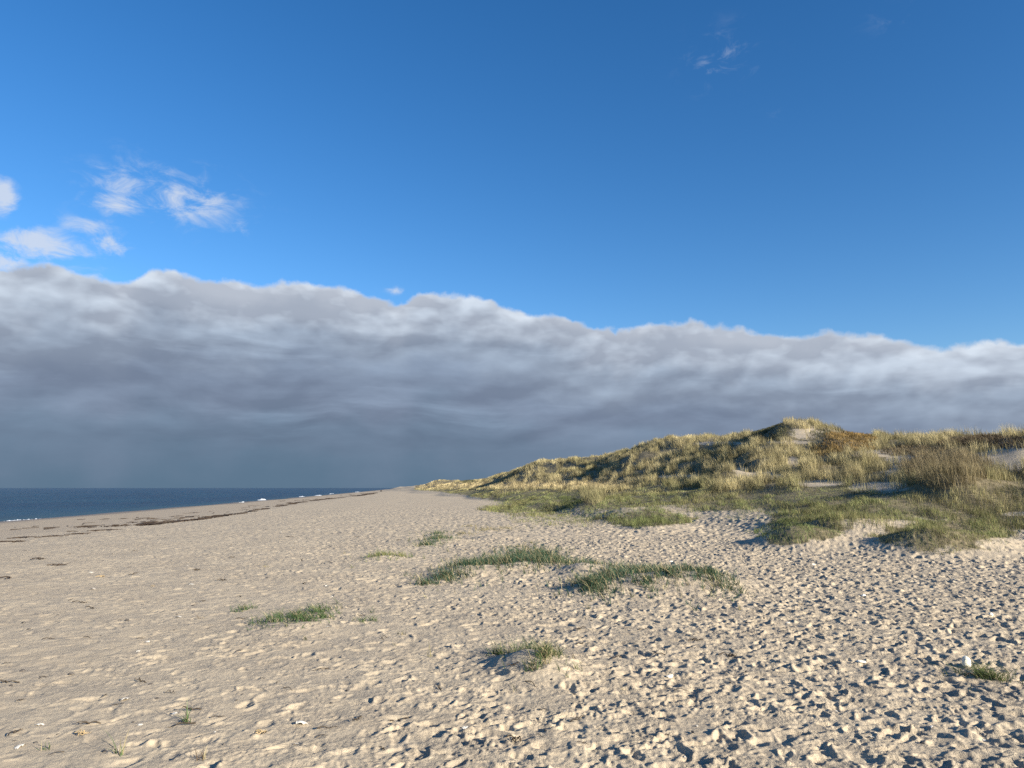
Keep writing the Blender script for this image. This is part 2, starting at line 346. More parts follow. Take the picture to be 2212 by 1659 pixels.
NEAR = Raster(-15, 17, 1.5, 27, 0.0105); FAR = Raster(-42, 34, 24.5, 96, 0.05)
def pebbly(Rs, res_amp):
    gx = Rs.x0 + np.arange(Rs.nx) * Rs.res; gy = Rs.y0 + np.arange(Rs.ny) * Rs.res
    X, Y = np.meshgrid(gx, gy, indexing='ij'); return X, Y, trample(X[::8, ::8], Y[::8, ::8]).astype(np.float32)
def up8(T, Rs):
    i = np.arange(Rs.nx) / 8.0; j = np.arange(Rs.ny) / 8.0
    I, J = np.meshgrid(i, j, indexing='ij'); return bil(T, I, J).astype(np.float32)
X, Y, T8 = pebbly(NEAR, 1); TR = up8(T8, NEAR)
NEAR.H += (0.0125 * fbm(X / 0.42, Y / 0.34, 3, 71) * (1.1 - .25 * TR)).astype(np.float32)
pos = RNG.uniform([-15, 2], [17, 26.5], (54000, 2)); tr = trample(pos[:, 0], pos[:, 1])
for (x, y), t in zip(pos, tr):
    if RNG.random() > 0.12 + 0.88 * t or abs(x) > 0.86 * y + 3: continue
    L = RNG.uniform(.030, .074) * (1.0 + .035 * y); W = L * RNG.uniform(.40, .75); dep = RNG.uniform(.10, .32) * L * (0.45 + 0.55 * t)
    NEAR.stamp(x, y, RNG.uniform(0, 6.28), L, W, dep, dep * RNG.uniform(.25, .75), .35, .26)
pos = RNG.uniform([-15, 2], [17, 26.5], (80000, 2)); tr = trample(pos[:, 0], pos[:, 1]); clus = fbm(pos[:, 0] / .6, pos[:, 1] / .6, 2, 77)
for (x, y), t, c in zip(pos, tr, clus):
    if c < 0.0 or RNG.random() > 0.05 + t * 1.2 or abs(x) > 0.80 * y + 2 or y > 20: continue
    r = RNG.uniform(.012, .038); NEAR.lump(x, y, r, r * RNG.uniform(.5, 1), RNG.uniform(0, 3.1), RNG.uniform(.003, .0115) * (0.4 + .7 * t))
cl = np.clip(0.55 + 2.2 * perlin(X / .38, Y / .38, 83), 0.12, 1.5)
NEAR.H += (0.0120 * (0.35 - np.abs(fbm(X / 0.075, Y / 0.065, 3, 81, .62))) * (0.22 + 0.85 * TR) * cl).astype(np.float32)
NEAR.H += (0.0125 * (0.3 - np.abs(perlin(X / 0.045, Y / 0.045, 84))) * (0.25 + 0.85 * TR) * cl).astype(np.float32)
NEAR.H += (0.0062 * perlin(X / 0.034, Y / 0.034, 85) * (0.3 + 0.9 * TR)).astype(np.float32)
del X, Y, TR, cl
pos = RNG.uniform([-42, 24.6], [34, 80], (90000, 2)); tr = trample(pos[:, 0], pos[:, 1])
pos2 = np.where(dune0(pos[:, 0], pos[:, 1]) > .8, 0, shore_d(pos[:, 0], pos[:, 1]))
for (x, y), t, dd in zip(pos, tr, pos2):
    if RNG.random() > 0.12 + 0.88 * t or abs(x) > 0.75 * y + 2 or dd < 20: continue
    L = RNG.uniform(.09, .19); NEARW = L * RNG.uniform(.5, .8); dep = RNG.uniform(.02, .06) * (0.4 + 0.6 * t)
    FAR.stamp(x, y, RNG.uniform(0, 6.28), L, NEARW, dep, dep * .4, .5, .15)
gx = FAR.x0 + np.arange(FAR.nx) * FAR.res; gy = FAR.y0 + np.arange(FAR.ny) * FAR.res
X, Y = np.meshgrid(gx, gy, indexing='ij')
FAR.H *= (1 - sstep(55, 80, Y)).astype(np.float32)
FAR.H += (0.016 * fbm(X / 0.6, Y / 0.6, 2, 91) * (0.5 + 0 * X)).astype(np.float32) * sstep(17, 22, shore_d(X, Y)).astype(np.float32)
del X, Y
def ground(x, y):
    x = np.asarray(x, dtype=np.float64); y = np.asarray(y, dtype=np.float64)
    k = sstep(25.0, 26.5, y)
    return smooth_ground(x, y) + NEAR.get(x, y) * (1 - k) + FAR.get(x, y) * k
def ground1(x, y): return float(ground(np.array([x]), np.array([y]))[0])

# vegetation map in the photograph's reading of ground points
BARE = [(1740,937,38,12),(1712,956,55,4),(1715,1000,14,16),(1888,981,46,9),(1640,1028,55,9),(1766,1044,60,7),(1966,992,60,10),(1945,1016,40,13),(2215,988,120,33),(1900,1053,75,12),
        (1610,1150,60,26),(1855,1168,42,20),(1530,1112,60,6),(1600,1015,16,6),(1480,1030,70,4),(1560,958,60,4),(2180,1175,70,14),(1950,1130,30,5),(1500,1146,120,14),(1640,1120,30,14),(1790,1185,60,12),(2200,1110,30,5)]
ISLES = [(1400,1120,100,18),(1740,1128,115,36),(1700,1162,58,15),(2040,1155,150,40),(2170,1130,90,30),(1560,1094,80,10),(1130,1100,90,7)]
FV = np.array([[860,1056],[880,1057],[950,1062],[1000,1069],[1060,1079],[1150,1098],[1250,1104],[1330,1100],[1450,1090],[1540,1088],[1620,1096],[1700,1110],[1900,1120],[2212,1125],[2700,1125]], dtype=float)
def ell(u, v, E, noise):
    e = np.full(np.shape(u), 9.0)
    for cu, cv_, ru, rv in E: e = np.minimum(e, ((u - cu) / ru) ** 2 + ((v - cv_) / rv) ** 2)
    return 1 - sstep(0.55, 1.35, e + noise)
def vegmap(x, y, z):
    u, v = to_px(x, y, z)
    n = fbm(x / 1.6, y / 2.2, 3, 51) * 0.9 + 0.6 * fbm(x / .45, y / .6, 2, 57)
    fv = np.interp(u, FV[:, 0], FV[:, 1]); wv = np.clip((fv - 1050) * 0.14, 0.8, 9)
    main = 1 - sstep(-1.0, 1.0, (v - fv) / wv + n * 1.2)
    veg = np.maximum(main, ell(u, v, ISLES, n))
    apron = (1 - sstep(-1.5, 1.5, (v - fv - 26) / 10 + n * 2.0)) * sstep(1040, 1120, u) * .42
    veg = np.maximum(veg, apron)
    veg = veg * (1 - .88 * ell(u, v, BARE, n * 0.9))
    d = dune0(x, y); out = (u > 2260)
    veg = np.where(out, sstep(0.3, 1.0, d + n * .5) * (1 - ell(u, v, [(2260, 985, 200, 36)], n * .5)), veg)
    veg = np.where(u < 896 + 6 * n, 0, veg)
    return veg * (y > 5), u, v

# ground sheet, finer towards the viewer
azf = np.radians(np.arange(-41, 41.001, 0.0575))
azc = [math.radians(41)]
while azc[-1] < math.pi - 0.03: azc.append(azc[-1] + min(0.05, 0.004 + (azc[-1] - azf[-1]) * 0.12))
azc = np.array(azc[1:]); AZ = np.concatenate([-azc[::-1], azf, azc])
R = [0.4, .8, 1.3, 1.8, 2.3, 2.7, 3.0]
while R[-1] < 60000: R.append(R[-1] + max(0.0105, 0.0105 * (R[-1] / 4.6) ** 1.36))
R = np.array(R); nr, na = len(R), len(AZ)
print("ground grid", nr, na)
RR, AA = np.meshgrid(R, AZ, indexing='ij'); GX = (RR * np.sin(AA)).ravel(); GY = (RR * np.cos(AA)).ravel()
GZ = np.empty_like(GX); VG = np.empty_like(GX)
for i in range(0, len(GX), 300000):
    sl_ = slice(i, i + 300000); xs, ys = GX[sl_], GY[sl_]; GZ[sl_] = ground(xs, ys); VG[sl_] = vegmap(xs, ys, GZ[sl_])[0]
DD = dune0(GX, GY); SD = shore_d(GX, GY)
TRM = trample(GX, GY); wet = (1 - sstep(1.5, 8.5, SD + 1.2 * perlin(GX / 4, GY / 14, 15))); berm = (1 - sstep(16, 22, SD))
i = np.arange(nr - 1)[:, None] * na; j = np.arange(na)[None]; j2 = (j + 1) % na
Q = np.stack([i + j, i + j2, i + na + j2, i + na + j], -1).reshape(-1, 4)[:, ::-1]
isd = (DD > 0.30)[Q[:, 0]]
V = np.c_[GX, GY, GZ]
def submesh(name, sel):
    q = Q[sel]; used = np.zeros(len(V), bool); used[q.ravel()] = True; mp = np.cumsum(used) - 1
    return mesh_from(name, V[used], [mp[q]], True, {'veg': VG[used], 'wet': wet[used], 'berm': berm[used], 'tread': TRM[used]})

def mat_sand():
    m = bpy.data.materials.new("sand"); m.use_nodes = True; T = NT(m.node_tree)
    g = T.n('ShaderNodeNewGeometry'); Pn = g.outputs['Position']
    at = lambda n: T.n('ShaderNodeAttribute', attribute_name=n).outputs['Fac']
    n1 = T.noise(Pn, 0.55, 5.0, .55); n2 = T.noise(Pn, 7.0, 4.0, .6); n3 = T.noise(Pn, 130.0, 3.0, .7)
    c = T.mix(T.ss(n1, .35, .65), (0.395, 0.326, 0.236), (0.465, 0.385, 0.276))
    c = T.mix(T.m('MULTIPLY', T.ss(n2, .35, .70), .45), c, (0.52, 0.44, 0.32))
    n4 = T.noise(Pn, 2.6, 6.0, .62, .6)
    c = T.mix(T.m('MULTIPLY', T.ss(n4, .47, .60), .50), c, (0.325, 0.282, 0.224))
    c = T.mix(T.m('MULTIPLY', T.ss(n3, .50, .72), .28), c, (0.20, 0.165, 0.13))
    c = T.mix(T.m('MULTIPLY', T.ss(n3, .50, .30), .20), c, (0.58, 0.51, 0.40))
    c = T.mix(T.m('MULTIPLY', at('berm'), .55), c, (0.33, 0.272, 0.205))
    c = T.mix(T.m('MULTIPLY', at('wet'), .75), c, (0.15, 0.118, 0.088))
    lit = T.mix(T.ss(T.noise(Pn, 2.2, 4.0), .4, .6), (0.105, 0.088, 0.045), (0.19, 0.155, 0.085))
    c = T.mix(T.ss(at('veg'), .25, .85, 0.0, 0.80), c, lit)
    b = T.n('ShaderNodeBsdfPrincipled'); T.l(c, b.inputs['Base Color'])
    T.put(b.inputs['Roughness'], T.m('MULTIPLY_ADD', at('wet'), -0.45, 0.95)); b.inputs['Specular IOR Level'].default_value = 0.15
    bp = T.n('ShaderNodeBump'); bp.inputs['Strength'].default_value = 0.8; bp.inputs['Distance'].default_value = 0.018
    crumb = T.m('MULTIPLY', T.ss(n4, .42, .60, .35, 1.9), T.m('MULTIPLY_ADD', at('tread'), .85, .22))
    T.l(T.m('ADD', T.m('MULTIPLY', T.noise(Pn, 34.0, 5.0, .72), crumb), T.m('MULTIPLY', T.noise(Pn, 190.0, 2.0, .6), .4)), bp.inputs['Height']); T.l(bp.outputs[0], b.inputs['Normal'])
    o = T.n('ShaderNodeOutputMaterial'); T.l(b.outputs[0], o.inputs[0]); return m
SAND = mat_sand()
link("beach", submesh("beach", ~isd), SAND, kind='structure', label="pale sandy beach trampled with footprints, running to the sea")
link("hills", submesh("hills", isd), SAND, kind='structure', label="sand dunes rising behind the beach under the grass")
del GX, GY, RR, AA, Q

# ------------------------------------------------------------------ sea
def build_sea():
    az = np.radians(np.concatenate([np.arange(-150, -50, 2.0), np.arange(-50, 6, 0.085), np.arange(6, 20, 1.0)]))
    r = [30.0]
    while r[-1] < 60000: r.append(r[-1] + 0.26 * (r[-1] / 55) ** 1.32)
    r = np.array(r); RRs, AAs = np.meshgrid(r, az, indexing='ij'); x = (RRs * np.sin(AAs)).ravel(); y = (RRs * np.cos(AAs)).ravel(); Rf = RRs.ravel()
    d = shore_d(x, y); k = (1 - sstep(500, 1800, Rf)) * sstep(6, -25, d) * 0.9 + 0.08
    sp = np.clip((Rf / 90) ** .5, 1, 4)
    s1 = x + 0.5 * y
    w = 0.20 * fbm(x / 2.6 / sp, y / 6.0 / sp, 4, 101, .6) + 0.14 * perlin(x / 9 / sp, y / 26 / sp, 105)
    z = SEA + w * k * sp ** .8
    na_, nr_ = len(az), len(r); i = np.arange(nr_ - 1)[:, None] * na_; j = np.arange(na_ - 1)[None]
    q = np.stack([i + j, i + j + 1, i + na_ + j + 1, i + na_ + j], -1).reshape(-1, 4)[:, ::-1]
    dq = d[q].max(1); q = q[dq < 6]
    used = np.zeros(len(x), bool); used[q.ravel()] = True; mp = np.cumsum(used) - 1
    me = mesh_from("sea", np.c_[x, y, z][used], [mp[q]], True, {'shore': d[used]})
    m = bpy.data.materials.new("sea_water"); m.use_nodes = True; T = NT(m.node_tree)
    g = T.n('ShaderNodeNewGeometry'); mp_ = T.n('ShaderNodeMapping'); T.l(g.outputs['Position'], mp_.inputs[0]); mp_.inputs['Scale'].default_value = (1.0, .45, 1.0)
    n1 = T.noise(mp_.outputs[0], 0.9, 6.0, .65); n2 = T.noise(mp_.outputs[0], .045, 3.0, .5)
    at = T.n('ShaderNodeAttribute', attribute_name='shore').outputs['Fac']
    c = T.mix(T.ss(n2, .35, .65), (0.003, 0.022, 0.046), (0.005, 0.036, 0.062))
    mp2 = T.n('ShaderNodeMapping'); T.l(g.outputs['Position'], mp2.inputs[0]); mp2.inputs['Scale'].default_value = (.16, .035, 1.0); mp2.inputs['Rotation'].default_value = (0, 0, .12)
    c = T.mix(T.m('MULTIPLY', T.ss(T.noise(mp2.outputs[0], 1.0, 5.0, .62), .50, .66), .6), c, (0.001, 0.010, 0.024))  # dark wave streaks put into the colour, where reflection alone varies too little
    c = T.mix(T.ss(at, -9.0, 1.5, 0.0, .65), c, (0.030, 0.070, 0.075))
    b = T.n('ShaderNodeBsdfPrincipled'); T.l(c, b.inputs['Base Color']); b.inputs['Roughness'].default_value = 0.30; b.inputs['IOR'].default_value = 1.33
    b.inputs['Specular IOR Level'].default_value = 0.25
    bp = T.n('ShaderNodeBump'); bp.inputs['Strength'].default_value = 1.0; bp.inputs['Distance'].default_value = 0.7
    T.l(n1, bp.inputs['Height']); T.l(bp.outputs[0], b.inputs['Normal'])
    o = T.n('ShaderNodeOutputMaterial'); T.l(b.outputs[0], o.inputs[0])
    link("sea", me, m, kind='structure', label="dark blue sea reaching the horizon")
build_sea()

def mat_plain(name, col, rough=.8, var=.25, scale=30.0, spec=.3, attr=False, transl=0.0, bump=0.0):
    m = bpy.data.materials.new(name); m.use_nodes = True; T = NT(m.node_tree)
    g = T.n('ShaderNodeTexCoord'); n = T.noise(g.outputs['Object'], scale, 4.0, .6)
    if attr: c0 = T.n('ShaderNodeAttribute', attribute_name='col').outputs['Color']
    else:
        c0 = T.mix(T.ss(n, .3, .7), tuple(c * (1 - var) for c in col), tuple(min(1, c * (1 + var)) for c in col))
    b = T.n('ShaderNodeBsdfPrincipled'); T.l(c0, b.inputs['Base Color']); b.inputs['Roughness'].default_value = rough; b.inputs['Specular IOR Level'].default_value = spec
    if bump:
        bp = T.n('ShaderNodeBump'); bp.inputs['Strength'].default_value = .6; bp.inputs['Distance'].default_value = bump; T.l(n, bp.inputs['Height']); T.l(bp.outputs[0], b.inputs['Normal'])
    o = T.n('ShaderNodeOutputMaterial'); s = b.outputs[0]
    if transl:
        tr_ = T.n('ShaderNodeBsdfTranslucent'); T.l(c0, tr_.inputs[0]); mx = T.n('ShaderNodeMixShader'); mx.inputs[0].default_value = transl
        T.l(s, mx.inputs[1]); T.l(tr_.outputs[0], mx.inputs[2]); s = mx.outputs[0]
    T.l(s, o.inputs[0]); return m
GRASS = mat_plain("grass_blades", None, .6, spec=.2, attr=True, transl=.25)
WEED = mat_plain("seaweed", (0.038, 0.026, 0.017), .6, .5, 9.0)
FOAM = mat_plain("foam", (.80, .84, .86), .6, .08, 3.0)
CHALK = mat_plain("chalk", (.78, .74, .62), .8, .08, 18.0, bump=.01)
SHELL = mat_plain("shell_white", (.56, .53, .47), .5, .08, 60.0)
FLINT = mat_plain("dark_stone", (.085, .075, .065), .6, .4, 25.0)
GREYST = mat_plain("grey_stone", (.24, .22, .20), .7, .3, 25.0)
TWIG = mat_plain("dry_twig", (.05, .037, .024), .8, .4, 30.0)
STRAW = mat_plain("dry_straw", (.36, .27, .15), .8, .3, 30.0)

# ------------------------------------------------------------------ grass
def blade_arrays(Pt, H, W, la, bend, col, seg=2, face=None):
    n = len(Pt); fa = RNG.uniform(0, math.pi, n) if face is None else face
    wx, wy = np.cos(fa) * W * .5, np.sin(fa) * W * .5; lx, ly = np.cos(la), np.sin(la)
    vs = []; cs = []
    for k in range(seg + 1):
        t = k / seg; z = H * t * (1 - .45 * bend * t); o = H * bend * t ** 1.7
        c = np.c_[Pt[:, 0] + lx * o, Pt[:, 1] + ly * o, Pt[:, 2] + z]
        cc = col * (0.90 + 0.18 * t)
        if k < seg:
            s = (1 - t) ** .7; off = np.c_[wx * s, wy * s, 0 * wx]; vs += [c - off, c + off]; cs += [cc, cc]
        else: vs.append(c); cs.append(cc)
    m = 2 * seg + 1; Vv = np.stack(vs, 1).reshape(-1, 3); Cc = np.stack(cs, 1).reshape(-1, 3)
    b = np.arange(n)[:, None] * m; quads = [b + np.array([[2 * k, 2 * k + 1, 2 * k + 3, 2 * k + 2]]) for k in range(seg - 1)]
    tri = b + np.array([[2 * seg - 2, 2 * seg - 1, 2 * seg]])
    return Vv, [np.concatenate(quads) if quads else np.zeros((0, 4), int), tri], Cc
def grass_object(name, Pt, H, W, la, bend, col, seg=2, **kw):
    o0 = np.array([Pt[:, 0].mean(), Pt[:, 1].mean(), Pt[:, 2].min()])
    Vv, polys, Cc = blade_arrays(Pt - o0, H, W, la, bend, col, seg)
    return link(name, mesh_from(name, Vv, polys, False, {'col': Cc}), GRASS, loc=o0, **kw)
SR = lambda r, g, b: np.array(lin(r, g, b))
C_GREEN, C_OLIVE, C_STRAW, C_TAN, C_DARK, C_BROWN, C_RUST, C_BLUEG = [np.array(c) for c in
    ((.112,.150,.048), (.195,.172,.078), (.42,.355,.20), (.40,.325,.175), (.040,.050,.024), (.135,.098,.062), (.22,.135,.040), (.050,.092,.050))]

# distinct clumps on the dunes: (ellipse in the photograph's reading) -> name, label, category
SPOTS = [
 ((1838,955,62,24), "creeping_shrub", "rusty orange low shrub spreading over the slope beside the dune summit", "shrub"),
 ((1786,972,38,15), "creeping_shrub", "round olive brown low shrub below the bare sand of the dune summit", "shrub"),
 ((1668,934,48,20), "dark_scrub", "dark green scrub on the steep shaded side of the highest dune", "shrub"),
 ((1775,937,24,8), "dark_scrub", "small dark grey bush between bare sand and rusty shrub on the summit", "shrub"),
 ((2140,957,115,13), "heather_mat", "dark brown heather overhanging the bare sand face", "heather"),
 ((1975,975,65,10), "heather_mat", "thin dark brown heather strip above the pale sand saddle", "heather"),
 ((2045,1020,95,34), "grass_tussock", "tall brown grass tussock on the mound beside the bare sand face", "grass tussock"),
 ((1280,1072,26,17), "grass_tussock", "tall yellow green grass tussock standing alone at the meadow edge", "grass tussock"),
 ((1230,1082,26,9), "grass_tussock", "low dark green tussock just beside the lone tall one", "grass tussock"),
 ((1545,1010,40,30), "grass_tussock", "large shaggy tussock with a dark shaded flank in the middle of the slope", "grass tussock"),
 ((1840,1008,60,25), "grass_tussock", "spreading olive tussock below the pale sand saddle", "grass tussock"),
 ((1395,1120,80,20), "grass_mat", "low green grass island on the sand in front of the meadow", "grass patch"),
 ((1700,1150,66,24), "grass_mat", "green grass tuft mound with deep shadow on its sandy flank", "grass patch"),
 ((2010,1170,120,26), "grass_mat", "wide pale green grass mound at the lower edge of the dunes", "grass patch"),
 ((1010,1039,16,5), "dark_scrub", "small dark bush on the crest of the most distant dune", "shrub")]
def spot_id(u, v, n):
    s = np.full(len(u), -1)
    for k, (e, *_r) in enumerate(SPOTS):
        q = ((u - e[0]) / e[2]) ** 2 + ((v - e[1]) / e[3]) ** 2 + n * .9
        s[(q < 1) & (s < 0)] = k
    return s
def dune_grass():
    N = 1900000
    a = RNG.uniform(math.radians(-11), math.radians(47), N); l = RNG.uniform(math.log(15), math.log(900), N)
    r = np.exp(l); x = r * np.sin(a); y = r * np.cos(a)
    k = (dune0(x, y) > 0.004) | ((r < 200) & (x > -20)); x, y, r = x[k], y[k], r[k]
    z = smooth_ground(x, y) ; vg, u, v = vegmap(x, y, z)
    nt = fbm(x / (0.55 + r * .011), y / (0.75 + r * .014), 2, 201)     # tussock-sized clumping
    nb = fbm(x / (2.5 + r * .04), y / (4.0 + r * .06), 3, 211)
    d = dune0(x, y)
    sp = spot_id(u, v, fbm(x / (.8 + r * .01), y / (1. + r * .02), 2, 231))
    upper = sstep(0.9, 2.0, d + nb * .6)                      # marram zone against the short green turf
    tan = np.exp(-((v - 1050) / 9.0) ** 2) * sstep(1420, 1300, u) * sstep(0.05, .4, d)
    dens = vg * np.where(upper > .5, 0.16 + 1.0 * sstep(-.35, .25, nt), 0.55 + 0.45 * sstep(-.4, .2, nt))
    bushy = np.isin(sp, [0, 1, 2, 3, 4, 5, 14]); dens = np.where(sp >= 0, np.maximum(dens, .75), dens)
    k = RNG.random(len(x)) < dens * 0.80; x, y, z, r, u, v, nt, nb, d, sp, upper, tan, bushy = (q[k] for q in (x, y, z, r, u, v, nt, nb, d, sp, upper, tan, bushy))
    n = len(x); rnd = RNG.random(n)
    tuss = sstep(-.3, .5, nt)
    H = np.where(upper > .5, .26 + .62 * tuss, .10 + .20 * sstep(-.4, .6, nt + nb)) * RNG.uniform(.65, 1.2, n)
    H = np.where(tan > .4, .30 + .25 * RNG.random(n), H)
    H = np.where(bushy, RNG.uniform(.12, .34, n), H)
    H = np.where(sp == 6, RNG.uniform(.5, .95, n), H); H = np.where(sp == 7, RNG.uniform(.35, .95, n), H); H = np.where((sp == 9) | (sp == 10), H * 1.15, H)
    H = np.where((sp == 4) , RNG.uniform(.15, .45, n), H)
    W = np.maximum(.0045, r * .00040) * RNG.uniform(.7, 1.3, n); W = np.where(bushy, W * 1.7, W)
    # colours: green turf, olive and straw marram, tan strip
    mixg = np.clip(rnd * .8 + .35 * (nb + .3), 0, 1)[:, None]
    low = C_GREEN * (1 - mixg) + C_OLIVE * mixg; low = low * (1 - .28 * sstep(.55, 1, rnd)[:, None]) + C_STRAW * (.28 * sstep(.55, 1, rnd)[:, None])
    hi_m = np.clip(.14 + .50 * rnd + .6 * nb + .25 * nt, 0, 1)[:, None]
    hi = C_OLIVE * (1 - hi_m) + C_STRAW * hi_m
    col = low * (1 - upper[:, None]) + hi * upper[:, None]
    tn = np.clip(tan * 1.2, 0, 1)[:, None]; col = col * (1 - tn) + (C_TAN * .8 + C_STRAW * .2) * tn
    for ids, c, a_ in (([0], C_RUST, .8), ([1], C_RUST * .55 + C_OLIVE * .3, .9), ([2, 3, 14], C_DARK, .75), ([4], C_BROWN * .75, .9), ([5], C_BROWN, .7), ([6], C_BROWN * 1.5, .5), ([7], C_STRAW * .7, .5), ([8], C_GREEN * .7, .7), ([11, 12], C_GREEN, .5), ([13], C_OLIVE * .9, .4)):
        mk = np.isin(sp, ids); col[mk] = col[mk] * (1 - a_) + c * a_
    stk = perlin(x / (.10 + r * .0045), y / (.3 + r * .012), 241) + .5 * perlin(x / (.3 + r * .013), y / (.9 + r * .03), 243)
    col *= (RNG.uniform(.75, 1.25, (n, 1)) * (0.82 + 0.36 * tuss[:, None]) * np.clip(1 + .95 * stk, .35, 1.8)[:, None])
    la = np.where(RNG.random(n) < .55, RNG.uniform(0, 6.283, n), 3.1 + 2.2 * nb + RNG.normal(0, .7, n))
    bend = RNG.beta(1.6, 4, n) * 0.95 + np.where(upper > .5, .05, .1); bend = np.where(bushy, RNG.uniform(.2, .9, n), bend)
    bend = np.where(sp == 4, RNG.uniform(.3, 1.0, n), bend)
    z = z - .02; Pt = np.c_[x, y, z]
    print("dune blades", n)
    def emit(mask, name, seg=2, **kw):
        if mask.sum() > 5: grass_object(name, Pt[mask], H[mask], W[mask], la[mask], bend[mask], col[mask], seg, **kw)
    emit((sp < 0) & (upper > .5), "dune_grass", kind='stuff', label="olive and straw coloured marram grass covering the dunes", cat="dune grass")
    emit((sp < 0) & (upper <= .5), "meadow_grass", kind='stuff', label="short green grass carpeting the foot of the dunes", cat="grass")
    for k_, (e, nm, lb, ct) in enumerate(SPOTS):
        grp = {"grass_tussock": "tussocks standing out on the dunes", "grass_mat": "grass islands at the foot of the dunes", "dark_scrub": "dark bushes on the dunes", "creeping_shrub": "low shrubs at the dune summit", "heather_mat": "heather on the dunes"}[nm]
        emit(sp == k_, nm, label=lb, cat=ct, group=grp)
dune_grass()

def beach_patch(name, label, cells, n, h, w, col, group="beach grass growing out of the sand", bend=(.2, .9), lean=3.3, cat="beach grass", loose=.25, level=0.0, spread=1.6):
    """cells: ellipses (u, v, ru metres, ry metres, weight) read off the photograph, set on the sand."""
    Pt = []; wt = np.array([c[4] for c in cells], float); wt /= wt.sum()
    for (u, v, rx, ry, _), f in zip(cells, wt):
        cx, cy = on_level(u, v, level); m = max(3, int(n * f * 1.9)); nc = max(1, m // 4)
        rr = np.abs(RNG.normal(0, .62, nc)) * np.where(RNG.random(nc) < (.07 if n > 100 else 0), 2.6, 1); th = RNG.uniform(0, 6.283, nc); qx = cx + rx * rr * np.cos(th); qy = cy + ry * 1.7 * rr * np.sin(th)
        w_ = RNG.integers(0, nc, m); Pt.append(np.c_[qx[w_] + RNG.normal(0, .018, m), qy[w_] + RNG.normal(0, .018, m)])
    Pt = np.concatenate(Pt); m = len(Pt); z = ground(Pt[:, 0], Pt[:, 1]) - .012; Pt = np.c_[Pt, z]
    H = RNG.beta(1.8, 2.0, m) * 1.38 * h; Wd = RNG.uniform(.7, 1.3, m) * w * 1.15
    la = np.where(RNG.random(m) < .6, RNG.uniform(0, 6.283, m), lean + RNG.normal(0, .8, m)); bd = RNG.uniform(bend[0], bend[1] + .2, m)
    dry = RNG.random(m) < loose
    c1 = np.where(dry[:, None], C_STRAW * .8, np.asarray(col)) * RNG.uniform(.7, 1.35, (m, 1))
    if name == "grass_sprig": return grass_object(name, Pt, H, Wd, la, bd, c1, 4, label=label, cat=cat, group=group)
    c0 = np.array([Pt[:, 0].mean(), Pt[:, 1].mean(), Pt[:, 2].min()])
    root = link(name, None, label=label, cat=cat, group=group, loc=c0)
    for nm, k in (("green_blades", ~dry), ("dry_stalks", dry)):
        if k.sum() < 3: continue
        Vv, polys, Cc = blade_arrays(Pt[k] - c0, H[k], Wd[k], la[k], bd[k], c1[k], 4)
        link(nm, mesh_from(nm, Vv, polys, False, {'col': Cc}), GRASS, parent=root)
    return root
C_DRIFT = np.array((.042, .082, .046)); G1 = np.array((.065, .105, .038)); G2 = np.array((.090, .120, .040))
beach_patch("grass_clump", "long low green grass drift sweeping up towards the sea in the middle of the beach",
            [(965,1242,.45,.35,.7),(1010,1228,.55,.6,1.2),(1065,1212,.6,.9,1.6),(1125,1200,.7,1.3,2.2),(1175,1200,.6,1.3,1.8),(1205,1218,.5,.7,1.0),(925,1252,.35,.2,.25),(1100,1222,.7,.6,.9),(1160,1222,.6,.6,1.0)], 5600, .23, .0090, C_DRIFT)
beach_patch("grass_clump", "green grass drift on the dune side of the long one, with yellowing tips",
            [(1285,1272,.35,.4,1.6),(1330,1246,.5,.7,1.2),(1390,1240,.6,.8,2.0),(1425,1245,.5,.6,1.0),(1485,1254,.5,.6,1.1),(1530,1262,.4,.5,.9),(1565,1274,.35,.4,.4),(1395,1272,.5,.4,.6),(1305,1260,.4,.5,1.0),(1450,1266,.5,.4,.6),(1265,1226,.5,.7,.6)], 5000, .22, .0090, C_DRIFT)
beach_patch("grass_clump", "bright green flattened grass patch by itself on the smooth sand",
            [(640,1324,.40,.40,2.2),(690,1310,.26,.36,1.2),(590,1336,.30,.26,.9),(665,1340,.3,.15,.8),(700,1325,.22,.15,.7)], 640, .19, .0070, G1, bend=(.5, 1.1), loose=.12)
beach_patch("grass_clump", "small green tuft just behind the flattened patch", [(532,1302,.17,.10,1.0),(515,1308,.12,.06,.4)], 90, .13, .0065, G1, bend=(.4, 1.0), loose=.1)
beach_patch("grass_clump", "thin trailing green runner beside the flattened patch", [(785,1334,.17,.06,1.0),(812,1330,.10,.05,.5)], 60, .15, .0060, G1, bend=(.6, 1.1), loose=.15)
beach_patch("grass_clump", "mixed dry and green tuft on a small sand mound in front, shading its sandy hollow",
            [(1178,1442,.14,.16,2.2),(1190,1428,.10,.10,1.2),(1120,1405,.26,.12,1.2),(1080,1402,.13,.08,.6),(1150,1420,.2,.14,.8),(1155,1455,.12,.06,.4)], 560, .20, .0056, G1, bend=(.3, 1.1), loose=.35)
beach_patch("grass_clump", "low dark green tuft at the far tip of the beach grass", [(950,1168,.55,.6,1.5),(925,1174,.45,.4,.6),(945,1150,.6,.9,.6)], 1000, .20, .0095, C_BLUEG)
beach_patch("grass_clump", "sparse olive grass scattered behind the dark far tuft", [(1050,1142,.9,1.2,1.0),(1000,1150,.7,1.2,.6),(1095,1140,.6,.5,.6),(1010,1135,.8,.4,.4)], 520, .17, .0095, C_OLIVE)
beach_patch("grass_clump", "pale thin grass tuft on the sea side of the drifts with a yellow trailing edge", [(830,1197,.50,.6,1.5),(868,1200,.35,.4,.6),(810,1200,.3,.4,.5)], 420, .19, .0085, C_GREEN * 1.15, loose=.35)
